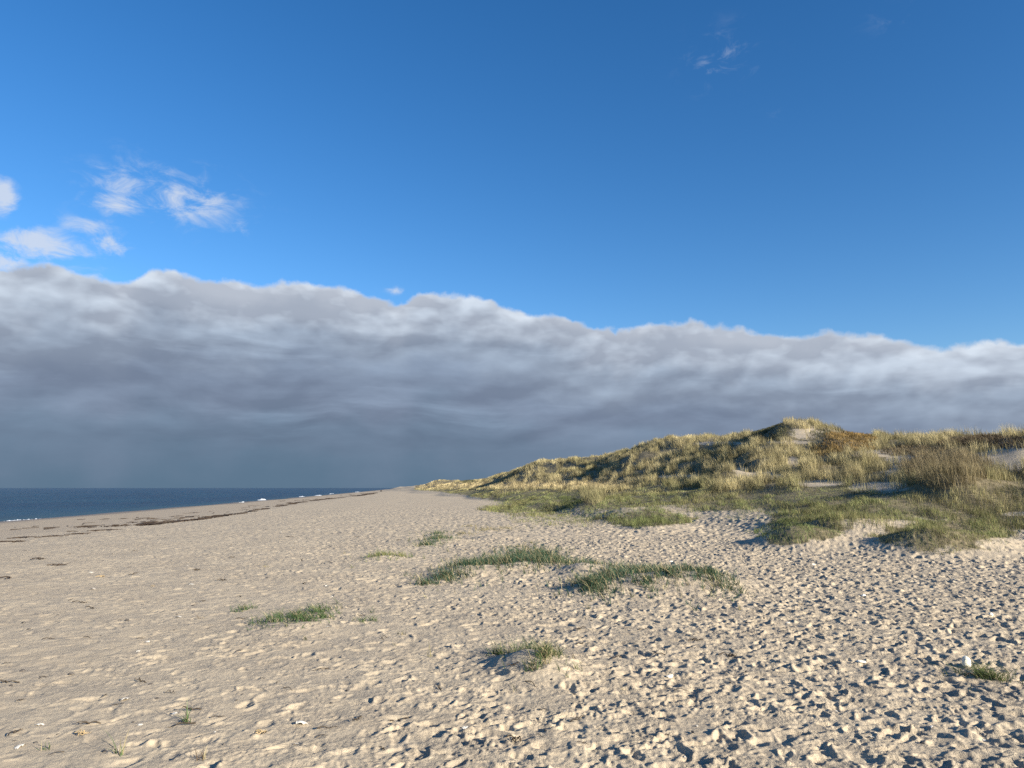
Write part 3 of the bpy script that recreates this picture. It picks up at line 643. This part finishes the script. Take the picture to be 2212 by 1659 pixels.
beach_patch("grass_clump", "dark half buried sprouts between the long drift and the pebbly sand", [(1120,1180,.7,.25,1.0),(1150,1172,.5,.2,.5)], 160, .13, .0085, C_DARK * 1.4)
beach_patch("grass_clump", "dark flattened tuft beside the large white stone", [(2125,1455,.18,.12,1.4),(2150,1462,.12,.10,.7)], 210, .22, .0052, C_GREEN * .8, bend=(.7, 1.15), lean=3.2, loose=.1)
def sprig(u, v, n, h, label, col=G1, r=.02, w=.006):
    beach_patch("grass_sprig", label, [(u, v, r * .4, r * .3, 1)], n, h, w, col, group="single sprigs on the near sand", bend=(.1, .7), loose=.2, cat="grass sprig")
sprig(402, 1542, 14, .16, "upright green sprig in the near sand, bushiest of the sprigs")
sprig(258, 1606, 7, .19, "tall two-bladed dark sprig near the bottom edge")
sprig(98, 1590, 6, .08, "tiny dark sprig beside a reddish straw")
sprig(440, 1622, 8, .10, "small forked sprig at the bottom between sand lumps", C_BROWN)
sprig(430, 1322, 9, .12, "brown wiry sprig on the sea side of the flattened patch", C_BROWN, .05)
sprig(930, 1408, 5, .16, "lone thin upright blade on smooth sand beside the front mound", C_OLIVE)
sprig(852, 1385, 4, .10, "bent dark stalk on smooth sand between front mound and flattened patch", C_DARK)
sprig(1245, 1452, 7, .12, "pair of light green blades just past the front mound", G2)
sprig(1240, 1430, 6, .14, "brown drooping stalk touching the front mound", C_BROWN)
sprig(1520, 1418, 6, .05, "stalk lying flat on the trampled sand well past the front mound", C_BROWN)
sprig(870, 1360, 8, .10, "dark forked stalk below the long drift", C_DARK, .05)
sprig(1270, 1310, 10, .12, "dark straggly sprig below the second drift", C_DARK, .06)
sprig(1600, 1312, 9, .14, "upright olive sprig past the end of the second drift", C_OLIVE, .05)
sprig(1730, 1300, 9, .10, "low brown sprig on the trampled sand beyond the end of both drifts", C_BROWN, .06)
sprig(660, 1372, 9, .09, "low dark stalks in front of the flattened patch", C_DARK, .05)
sprig(575, 1215, 10, .13, "thin sprig alone on the flat sand behind the flattened patch", C_OLIVE, .12)
sprig(745, 1188, 10, .12, "thin sprig alone left of the pale grass tuft", C_OLIVE, .15)
sprig(1345, 1478, 5, .06, "short stub beside a white shell", C_OLIVE)
sprig(1420, 1268, 12, .14, "spiky sprig on the sandy front slope of the second drift", C_GREEN, .08)

# ------------------------------------------------------------------ stones, shells, twigs, seaweed
import bmesh
def stone_mesh(name, seed, sx, sy, sz, sub=3, rough=.28, sharp=0.0):
    bm = bmesh.new(); bmesh.ops.create_icosphere(bm, subdivisions=sub, radius=1.0)
    vv = np.array([v.co[:] for v in bm.verts]); rg = np.random.default_rng(seed)
    f = np.ones(len(vv))
    for _ in range(9):                     # flat facets
        dn = rg.normal(size=3); dn /= np.linalg.norm(dn); k = vv @ dn; lim = rg.uniform(.55, .9); f = np.minimum(f, np.where(k > lim, lim / np.maximum(k, 1e-3), 1))
    f *= 1 + rough * .4 * (perlin(vv[:, 0] * 1.7 + seed, vv[:, 1] * 1.7 + vv[:, 2], seed % 50))
    vv = vv * f[:, None] * np.array([sx, sy, sz])
    for v, c in zip(bm.verts, vv): v.co = c
    me = bpy.data.meshes.new(name); bm.to_mesh(me); bm.free()
    for p in me.polygons: p.use_smooth = False
    return me
def shell_mesh(name, r=.03, ribs=9):       # ribbed bivalve, domed, with a wall thickness
    na_, nr_ = 36, 8; vs = []; 
    for side, off in ((1, 0), (-1, -.0022)):
        for i in range(nr_ + 1):
            t = i / nr_
            for j in range(na_ + 1):
                a = math.pi * (.06 + .88 * j / na_); rad = r * 1.7 * t * (0.78 + .22 * math.sin(a)) * (1 + .018 * math.cos(2 * ribs * a))
                z = r * .62 * math.sin(math.pi * min(t * .5 + .12, .5) ) * (1 - t ** 2.2) + .0012 * math.cos(ribs * 2 * a) * t + off + r * .05
                vs.append((rad * math.cos(a), rad * math.sin(a) - r * .8, z))
    K = (nr_ + 1) * (na_ + 1); q = []
    for s in (0, 1):
        for i in range(nr_):
            for j in range(na_):
                a = s * K + i * (na_ + 1) + j; f = (a, a + 1, a + na_ + 2, a + na_ + 1); q.append(f if s == 0 else f[::-1])
    b = nr_ * (na_ + 1)
    for j in range(na_): q.append((b + j, b + j + 1, K + b + j + 1, K + b + j)[::-1])
    return mesh_from(name, np.array(vs), [np.array(q)], True)
def tube_mesh(name, pts, r0, r1, ns=6):
    pts = np.array(pts, float); n = len(pts); tg = np.gradient(pts, axis=0); tg /= np.linalg.norm(tg, axis=1)[:, None] + 1e-9
    up = np.array([0, 0, 1.0]); s = np.cross(tg, up); s /= np.linalg.norm(s, axis=1)[:, None] + 1e-6; t = np.cross(s, tg)
    th = np.linspace(0, 2 * math.pi, ns, endpoint=False); r = np.linspace(r0, r1, n)
    V_ = pts[:, None] + (s[:, None] * np.cos(th)[None, :, None] + t[:, None] * np.sin(th)[None, :, None]) * r[:, None, None]
    q = [(i * ns + j, i * ns + (j + 1) % ns, (i + 1) * ns + (j + 1) % ns, (i + 1) * ns + j) for i in range(n - 1) for j in range(ns)]
    return V_.reshape(-1, 3), np.array(q)
def twig_mesh(name, L, r, seed, forks=1, curl=.35, lift=.01):
    rg = np.random.default_rng(seed); VV = []; QQ = []; off = 0
    for k in range(forks + 1):
        a = rg.uniform(-.9, .9) if k else 0.0; st = rg.uniform(-.2, .3) * L if k else -L / 2; ln = L * (rg.uniform(.3, .6) if k else 1); m = 9
        t = np.linspace(0, 1, m); x = st + ln * t * math.cos(a); y = ln * t * math.sin(a) + curl * L * .25 * np.sin(t * math.pi * rg.uniform(.8, 1.6) + k)
        z = r + lift * np.sin(t * math.pi * rg.uniform(1, 2)) ** 2
        v, q = tube_mesh("", np.c_[x, y, z], r, r * .35); VV.append(v); QQ.append(q + off); off += len(v)
    return mesh_from(name, np.concatenate(VV), [np.concatenate(QQ)], True)
def weed_mesh(name, L, W, seed, n=60, t=.02):
    """A heap of flat crinkled ribbons and stalks washed up together."""
    rg = np.random.default_rng(seed); VV = []; QQ = []; off = 0
    for k in range(n):
        c = rg.normal(0, .33, 2) * (L, W) ; a = rg.normal(0, .5) + (math.pi if rg.random() < .5 else 0); ln = L * rg.uniform(.12, .38); m = 7; tt = np.linspace(0, 1, m)
        x = c[0] + ln * (tt - .5) * math.cos(a) + .05 * L * np.sin(tt * 7 + k); y = c[1] + ln * (tt - .5) * math.sin(a) + .06 * W * np.cos(tt * 9 + k)
        hump = math.exp(-((c[0] / L) ** 2 + (c[1] / W) ** 2) * 4)
        z = t * (.2 + hump * rg.uniform(.6, 2.6)) + .4 * t * np.sin(tt * 11 + k); w = t * rg.uniform(.5, 1.2)
        v, q = tube_mesh("", np.c_[x, y, np.maximum(z, .2 * t)], w, w * .4, 5); VV.append(v); QQ.append(q + off); off += len(v)
    return mesh_from(name, np.concatenate(VV), [np.concatenate(QQ)], True)
def put(name, me, mat, u, v, label, cat, group=None, rot=0.0, tilt=(0, 0), sink=0.0, level=0.0, world=None, scale=1.0):
    if world: x, y = world
    else:
        z = level
        for _ in range(5): x, y = on_level(u, v, z); z = ground1(x, y)
    o = link(name, me, mat, label=label, cat=cat, group=group, loc=(x, y, ground1(x, y) - sink), rot=(tilt[0], tilt[1], rot)); o.scale = (scale,) * 3
    return o
put("chalk_stone", stone_mesh("chalk_stone", 3, .050, .038, .076, 3, .3), CHALK, 2089, 1438, "large upright creamy white stone on the trampled sand", "stone", rot=.4, sink=-.035)
put("chalk_stone", stone_mesh("chalk_stone", 8, .04, .032, .032), CHALK, 2140, 1331, "white-tipped stone partly buried in the trampled sand near the frame edge", "stone", rot=1.0, sink=-.012)
put("chalk_stone", stone_mesh("chalk_stone", 12, .045, .03, .016), CHALK, 1447, 1464, "flat white fragment on churned sand beside a short stub", "stone", rot=.5, sink=-.006)
put("chalk_stone", stone_mesh("chalk_stone", 14, .05, .028, .016), CHALK, 1862, 1438, "flat pale slab on the same level as the large upright stone", "stone", rot=-.4, sink=-.006)
put("chalk_stone", stone_mesh("chalk_stone", 18, .045, .035, .022), CHALK, 1758, 1224, "white stone lying highest on the dark churned sand", "stone", rot=.2, sink=-.01)
put("chalk_stone", stone_mesh("chalk_stone", 21, .05, .035, .022), CHALK, 1865, 1288, "bluish white stone midway over the churned sand", "stone", rot=.7, sink=-.01)
put("chalk_stone", stone_mesh("chalk_stone", 25, .06, .04, .02), CHALK, 1450, 1213, "small white stone just above the second grass drift", "stone", rot=.1, sink=-.01)
SHG = "white shells lying on the beach"
SM = [shell_mesh("clam_shell", .030), shell_mesh("clam_shell", .036, 11), shell_mesh("clam_shell", .024, 8)]
put("clam_shell", SM[1], SHELL, 652, 1562, "white shell tilted on the ridge of a footprint near the bottom", "shell", SHG, .6, (.25, .3), 0)
put("clam_shell", SM[0], SHELL, 319, 1387, "round white shell alone on smooth sand below the flattened patch", "shell", SHG, 2.0, (.1, .1), 0)
put("clam_shell", SM[0], SHELL, 271, 1512, "oval white shell half-way down the smooth sand, by itself", "shell", SHG, 1.0, (.0, .2), 0)
put("clam_shell", SM[2], SHELL, 86, 1566, "small white shell beside a dark hole at the sand edge", "shell", SHG, .2, (.1, .0), 0)
put("clam_shell", SM[0], SHELL, 42, 1613, "flat cream shell closest to the lower corner", "shell", SHG, 1.5, (0, 0), .002)
put("clam_shell", SM[0], SHELL, 386, 1333, "white shell with a dark underside on the sea side of the flattened patch", "shell", SHG, 2.6, (.4, .1), 0)
put("clam_shell", SM[2], SHELL, 414, 1263, "small white shell on the plain sand beyond the small tuft", "shell", SHG, .6, (.2, .1), 0, scale=1.5)
put("clam_shell", SM[2], SHELL, 197, 1237, "white shell close to the seaweed twigs on the smooth sand", "shell", SHG, .6, (.3, .1), 0, scale=1.6)
put("clam_shell", SM[2], SHELL, 299, 1407, "pair of tiny shell halves just below the round shell", "shell", SHG, .9, (.3, .1), 0, scale=.8)
put("pebble", stone_mesh("pebble", 31, .045, .035, .028), GREYST, 202, 1273, "grey rounded pebble on smooth sand, largest of the loose pebbles", "pebble", "loose pebbles on the smooth sand", sink=-.01)
put("pebble", stone_mesh("pebble", 33, .035, .02, .016), FLINT, 279, 1226, "dark pebble on the sand near the seaweed line", "pebble", "loose pebbles on the smooth sand", sink=-.006)
put("pebble", stone_mesh("pebble", 35, .045, .022, .016), FLINT, 418, 1308, "flat dark pebble between the shells and the small green tuft", "pebble", "loose pebbles on the smooth sand", sink=-.006)
put("pebble", stone_mesh("pebble", 36, .028, .018, .014), FLINT, 48, 1450, "black pebble alone at the edge of the smooth sand", "pebble", "loose pebbles on the smooth sand", sink=-.006)
put("pebble", stone_mesh("pebble", 37, .028, .018, .014), FLINT, 154, 1457, "black pebble between two shallow footprints", "pebble", "loose pebbles on the smooth sand", sink=-.006)
put("pebble", stone_mesh("pebble", 38, .035, .018, .014), FLINT, 52, 1346, "oval dark pebble furthest to the edge on the flat sand", "pebble", "loose pebbles on the smooth sand", sink=-.006)
put("pebble", stone_mesh("pebble", 39, .032, .018, .014), FLINT, 62, 1360, "thin dark pebble close below the oval one", "pebble", "loose pebbles on the smooth sand", sink=-.006)
put("pebble", stone_mesh("pebble", 40, .035, .022, .016), FLINT, 275, 1341, "brown pebble above the round white shell", "pebble", "loose pebbles on the smooth sand", sink=-.006)
put("boulder", stone_mesh("boulder", 51, .75, .6, .75), FLINT, 827, 1059.2, "tiny dark boulder on the far waterline", "boulder", world=((827 * 1024 / 2212 - 512) / FPX * 430, 430.0), sink=-.25)
TG = "dark twigs and weed scraps on the sand"
for k, (u, v, L, lb, mt) in enumerate([
    (12, 1250, .55, "forked dark seaweed twig cut by the frame edge", WEED), (80, 1208, .60, "flat dark weed strip above the smooth sand", WEED), (118, 1222, .55, "arched brown weed strand next to the flat strip", WEED),
    (215, 1247, .38, "thin pale straw lying near the grey pebble", STRAW), (480, 1254, .32, "bent dark twig near the middle of the smooth sand", TWIG), (425, 1232, .30, "short dark twig behind the bent one", TWIG),
    (330, 1267, .14, "brown curled scrap next to the grey pebble", STRAW), (500, 1205, .25, "slim dark twig on the far smooth sand", TWIG), (170, 1587, .16, "reddish straight straw on the near sand", STRAW),
    (515, 1290, .16, "short brown stalk next to the small green tuft", TWIG), (1108, 1604, .22, "curved dark twig on the near sand at the bottom", TWIG), (560, 1582, .20, "pale broken straw bundle on a near footprint rim", STRAW),
    (365, 1498, .12, "dark twig in shallow prints near the oval shell", TWIG), (1500, 1385, .24, "fine dark stalk lying across the trampled sand", TWIG), (1570, 1417, .26, "long thin dark stalk on the trampled sand", TWIG),
    (2110, 1465, .30, "dark stalk lying under the flattened tuft", TWIG)]):
    put("twig", twig_mesh("twig", L * .62, L * .022, 300 + k, forks=2 + k % 3, curl=1.0, lift=.02), mt, u, v, lb, "twig", TG, rot=random.uniform(-.5, .5), sink=-.002)
# small scraps, shells and pebbles too alike to tell apart
protoP = [stone_mesh("pebble", 60 + k, .020, .014, .011, 2) for k in range(4)]; protoT = [twig_mesh("twig", .11, .0035, 90 + k, k % 2) for k in range(4)]
LAND = [(100, 1195, "below the seaweed line"), (240, 1260, "around the grey pebble"), (330, 1390, "around the round white shell"), (540, 1250, "behind the small green tuft"), (660, 1350, "beside the flattened grass patch"),
        (400, 1545, "around the bushiest near sprig"), (150, 1600, "around the reddish straw"), (650, 1570, "around the tilted shell"), (830, 1220, "around the pale grass tuft"), (1000, 1170, "around the dark far tuft"), (1000, 1290, "in front of the long grass drift"),
        (1130, 1440, "around the small front mound"), (950, 1450, "on the sea side of the front mound"), (1100, 1600, "at the bottom below the front mound"), (1400, 1300, "in front of the second drift"), (1450, 1470, "around the flat white fragment"), (1450, 1190, "behind the second drift"),
        (1750, 1230, "below the dune foot"), (2000, 1300, "on the dark churned sand"), (2090, 1440, "around the large upright stone"), (1800, 1420, "on the sea side of the large stone"), (1750, 1580, "at the bottom in the deepest prints")]
def scatter(n, name, meshes, mat, region, label, cat, group, smin, smax, sink=0.0, tmin=None):
    c = 0
    while c < n:
        u = random.uniform(*region[0]); v = region[1][0] + (region[1][1] - region[1][0]) * random.random() ** 1.5
        x, y = on_level(u, v, -.05)
        if shore_d(np.array(x), np.array(y)) < 22 or y > 60: continue
        if tmin is not None and float(trample(np.array([x]), np.array([y]))[0]) < tmin: continue
        lm = min(LAND, key=lambda q: (q[0] - u) ** 2 + (2.2 * (q[1] - v)) ** 2)[2]
        o = link(name, random.choice(meshes), mat, label=label + " " + lm, cat=cat, group=group + " " + lm, loc=(x, y, ground1(x, y) - sink), rot=(random.uniform(-.2, .2), random.uniform(-.2, .2), random.uniform(0, 6.28)))
        s = random.uniform(smin, smax) * (1 + y * .03); o.scale = (s, s, s); c += 1
scatter(55, "clam_shell", [SM[2]], SHELL, ((250, 2150), (1130, 1640)), "tiny pale shell fragment", "shell", "tiny shell fragments", .25, .75)
scatter(95, "pebble", protoP, FLINT, ((20, 1400), (1140, 1640)), "tiny dark pebble", "pebble", "tiny dark pebbles", .45, 1.0)
scatter(75, "chalk_stone", protoP, CHALK, ((1100, 2200), (1140, 1640)), "tiny pale stone", "stone", "tiny pale stones", .45, 1.1, tmin=.3)
scatter(95, "twig", protoT, TWIG, ((10, 1500), (1140, 1640)), "tiny dark weed scrap", "twig", "tiny weed scraps", .6, 1.5)

# seaweed line washed up on the berm
WL = [(0,1170.5),(57,1160.5),(124,1158),(175,1152),(233,1145),(316,1134.5),(433,1122),(520,1109),(600,1095),(634,1088),(684,1081)]
for k, (u, v, L, W_, lb) in enumerate([(6, 1171, 1.7, .45, "dark seaweed heap cut by the frame edge"), (57, 1161, 1.5, .40, "dark oval seaweed heap, second along the line"), (45, 1170, 1.0, .28, "thin seaweed scrap in front of the second heap"),
    (122, 1158.5, 1.9, .42, "long dark seaweed heap in the gap before the continuous line"), (173, 1153.5, 1.6, .36, "small seaweed heap just before the continuous line"), (238, 1145, 2.6, .5, "thick seaweed heap where the continuous line begins"),
    (180, 1137, 2.0, .22, "narrow seaweed strip on the flat sand nearer the water"), (228, 1121.5, 1.4, .3, "lone seaweed scrap on the bare wet flat"), (268, 1120.5, 1.4, .3, "seaweed scrap beside the lone one"),
    (315, 1119.5, 2.4, .35, "longer seaweed scrap on the wet flat"), (385, 1115, 2.0, .4, "brown seaweed scrap between the line and the water"), (420, 1108, 2.6, .4, "seaweed scrap close to the small breakers")]):
    lv = -.45
    put("seaweed_heap", weed_mesh("seaweed_heap", L * .55, W_ * .9, 400 + k, 60, .020), WEED, u, v, lb, "seaweed", "seaweed heaps washed up on the sand", rot=1.3 if k > 5 else .6, level=lv, sink=.02)
def weed_line():
    VV = []; QQ = []; off = 0
    wl = []
    for u, v in WL:
        z = -.45
        for _ in range(5): x, y = on_level(u, v, z); z = ground1(x, y)
        wl.append((x, y))
    wl = np.array(wl)[5:]; wl = np.vstack([wl, [[-36, 160], [-44, 230], [-60, 330]]]); sg = np.r_[0, np.cumsum(np.hypot(*np.diff(wl, axis=0).T))]
    for k in range(1700):
        s = sg[-1] * RNG.random() ** 2.1; x = np.interp(s, sg, wl[:, 0]); y = np.interp(s, sg, wl[:, 1]); sc = 1 + y / 60
        if perlin(s / (2.0 + y * .03), 0.5, 3) < -.10 - .2 * (y < 60): continue
        x += RNG.normal(0, .09) * sc ** .7 + .5 * float(perlin(s / 5, 1.5, 7)) + (0 if RNG.random() < .8 else -RNG.exponential(2.5)); a = RNG.normal(1.45, .5); ln = RNG.uniform(.2, .6) * sc
        tt = np.linspace(-.5, .5, 4); px = x + ln * tt * math.cos(a); py = y + ln * tt * math.sin(a)
        pz = ground(px, py) + RNG.uniform(0, .05) * sc ** .5; w = RNG.uniform(.009, .024) * sc ** .5
        v, q = tube_mesh("", np.c_[px, py, pz], w, w * .5, 4); VV.append(v); QQ.append(q + off); off += len(v)
    link("seaweed_line", mesh_from("seaweed_line", np.concatenate(VV), [np.concatenate(QQ)], True), WEED, kind='stuff', label="dark broken line of seaweed running along the berm", cat="seaweed")
weed_line()

# small breakers at the waterline
def foam_mesh(name, L, W_, h, seed):
    nu, nv = 40, 8; u = np.linspace(-1, 1, nu); v = np.linspace(-1, 1, nv); U, Vv = np.meshgrid(u, v, indexing='ij')
    en = np.sqrt(np.maximum(0, 1 - U ** 2)) * (0.55 + .6 * (fbm(U * 3 + seed, 0 * U, 2, seed) + .4))
    x = U * L / 2; y = Vv * W_ * en + .25 * W_ * perlin(U * 2, 0 * U + seed, 9); z = h * en * np.maximum(0, 1 - Vv ** 2) * np.clip(0.25 + 2.2 * fbm(U * 7, Vv * 2 + seed, 3, seed), 0, 1.3) - .03
    Vt = np.stack([x, y, z], -1).reshape(-1, 3); i = np.arange(nu - 1)[:, None] * nv; j = np.arange(nv - 1)[None]; q = np.stack([i + j, i + nv + j, i + nv + j + 1, i + j + 1], -1).reshape(-1, 4)
    return mesh_from(name, Vt, [q], True)
for k, (u, v, L, h, lb) in enumerate([(64, 1123.2, 3.2, .16, "broad white breaker at the frame edge"), (360, 1106, 2.5, .12, "low white breaker alone in the middle of the shoreline"),
    (452, 1099, 9.0, .16, "long thin white breaker running along the shore"), (523, 1086.5, 6, .34, "curling white breaker, brightest of the row"), (566, 1080, 8, .36, "white breaker just beyond the brightest one"),
    (652, 1073, 9, .34, "small white breaker before the shore narrows"), (688, 1070.5, 14, .40, "white breaker in the narrowing water"), (716, 1067, 16, .5, "white breaker second from the far end"), (772, 1063, 26, .6, "white breaker at the far end of the row"),
    (410, 1103, 4, .10, "faint breaker just before the long thin one"), (25, 1125, 3.5, .08, "faint breaker at the edge of the frame")]):
    x, y = on_level(u, v, SEA)
    o = link("breaking_wave", foam_mesh("breaking_wave", L, .35 + .06 * L, h * (.6 if k in (5, 6, 7, 8) else .85), 500 + k), FOAM, label=lb, cat="breaking wave", group="breakers along the shore", loc=(x, y, SEA + .02), rot=(0, 0, math.radians(97 if k > 1 else 60)))
print("done")
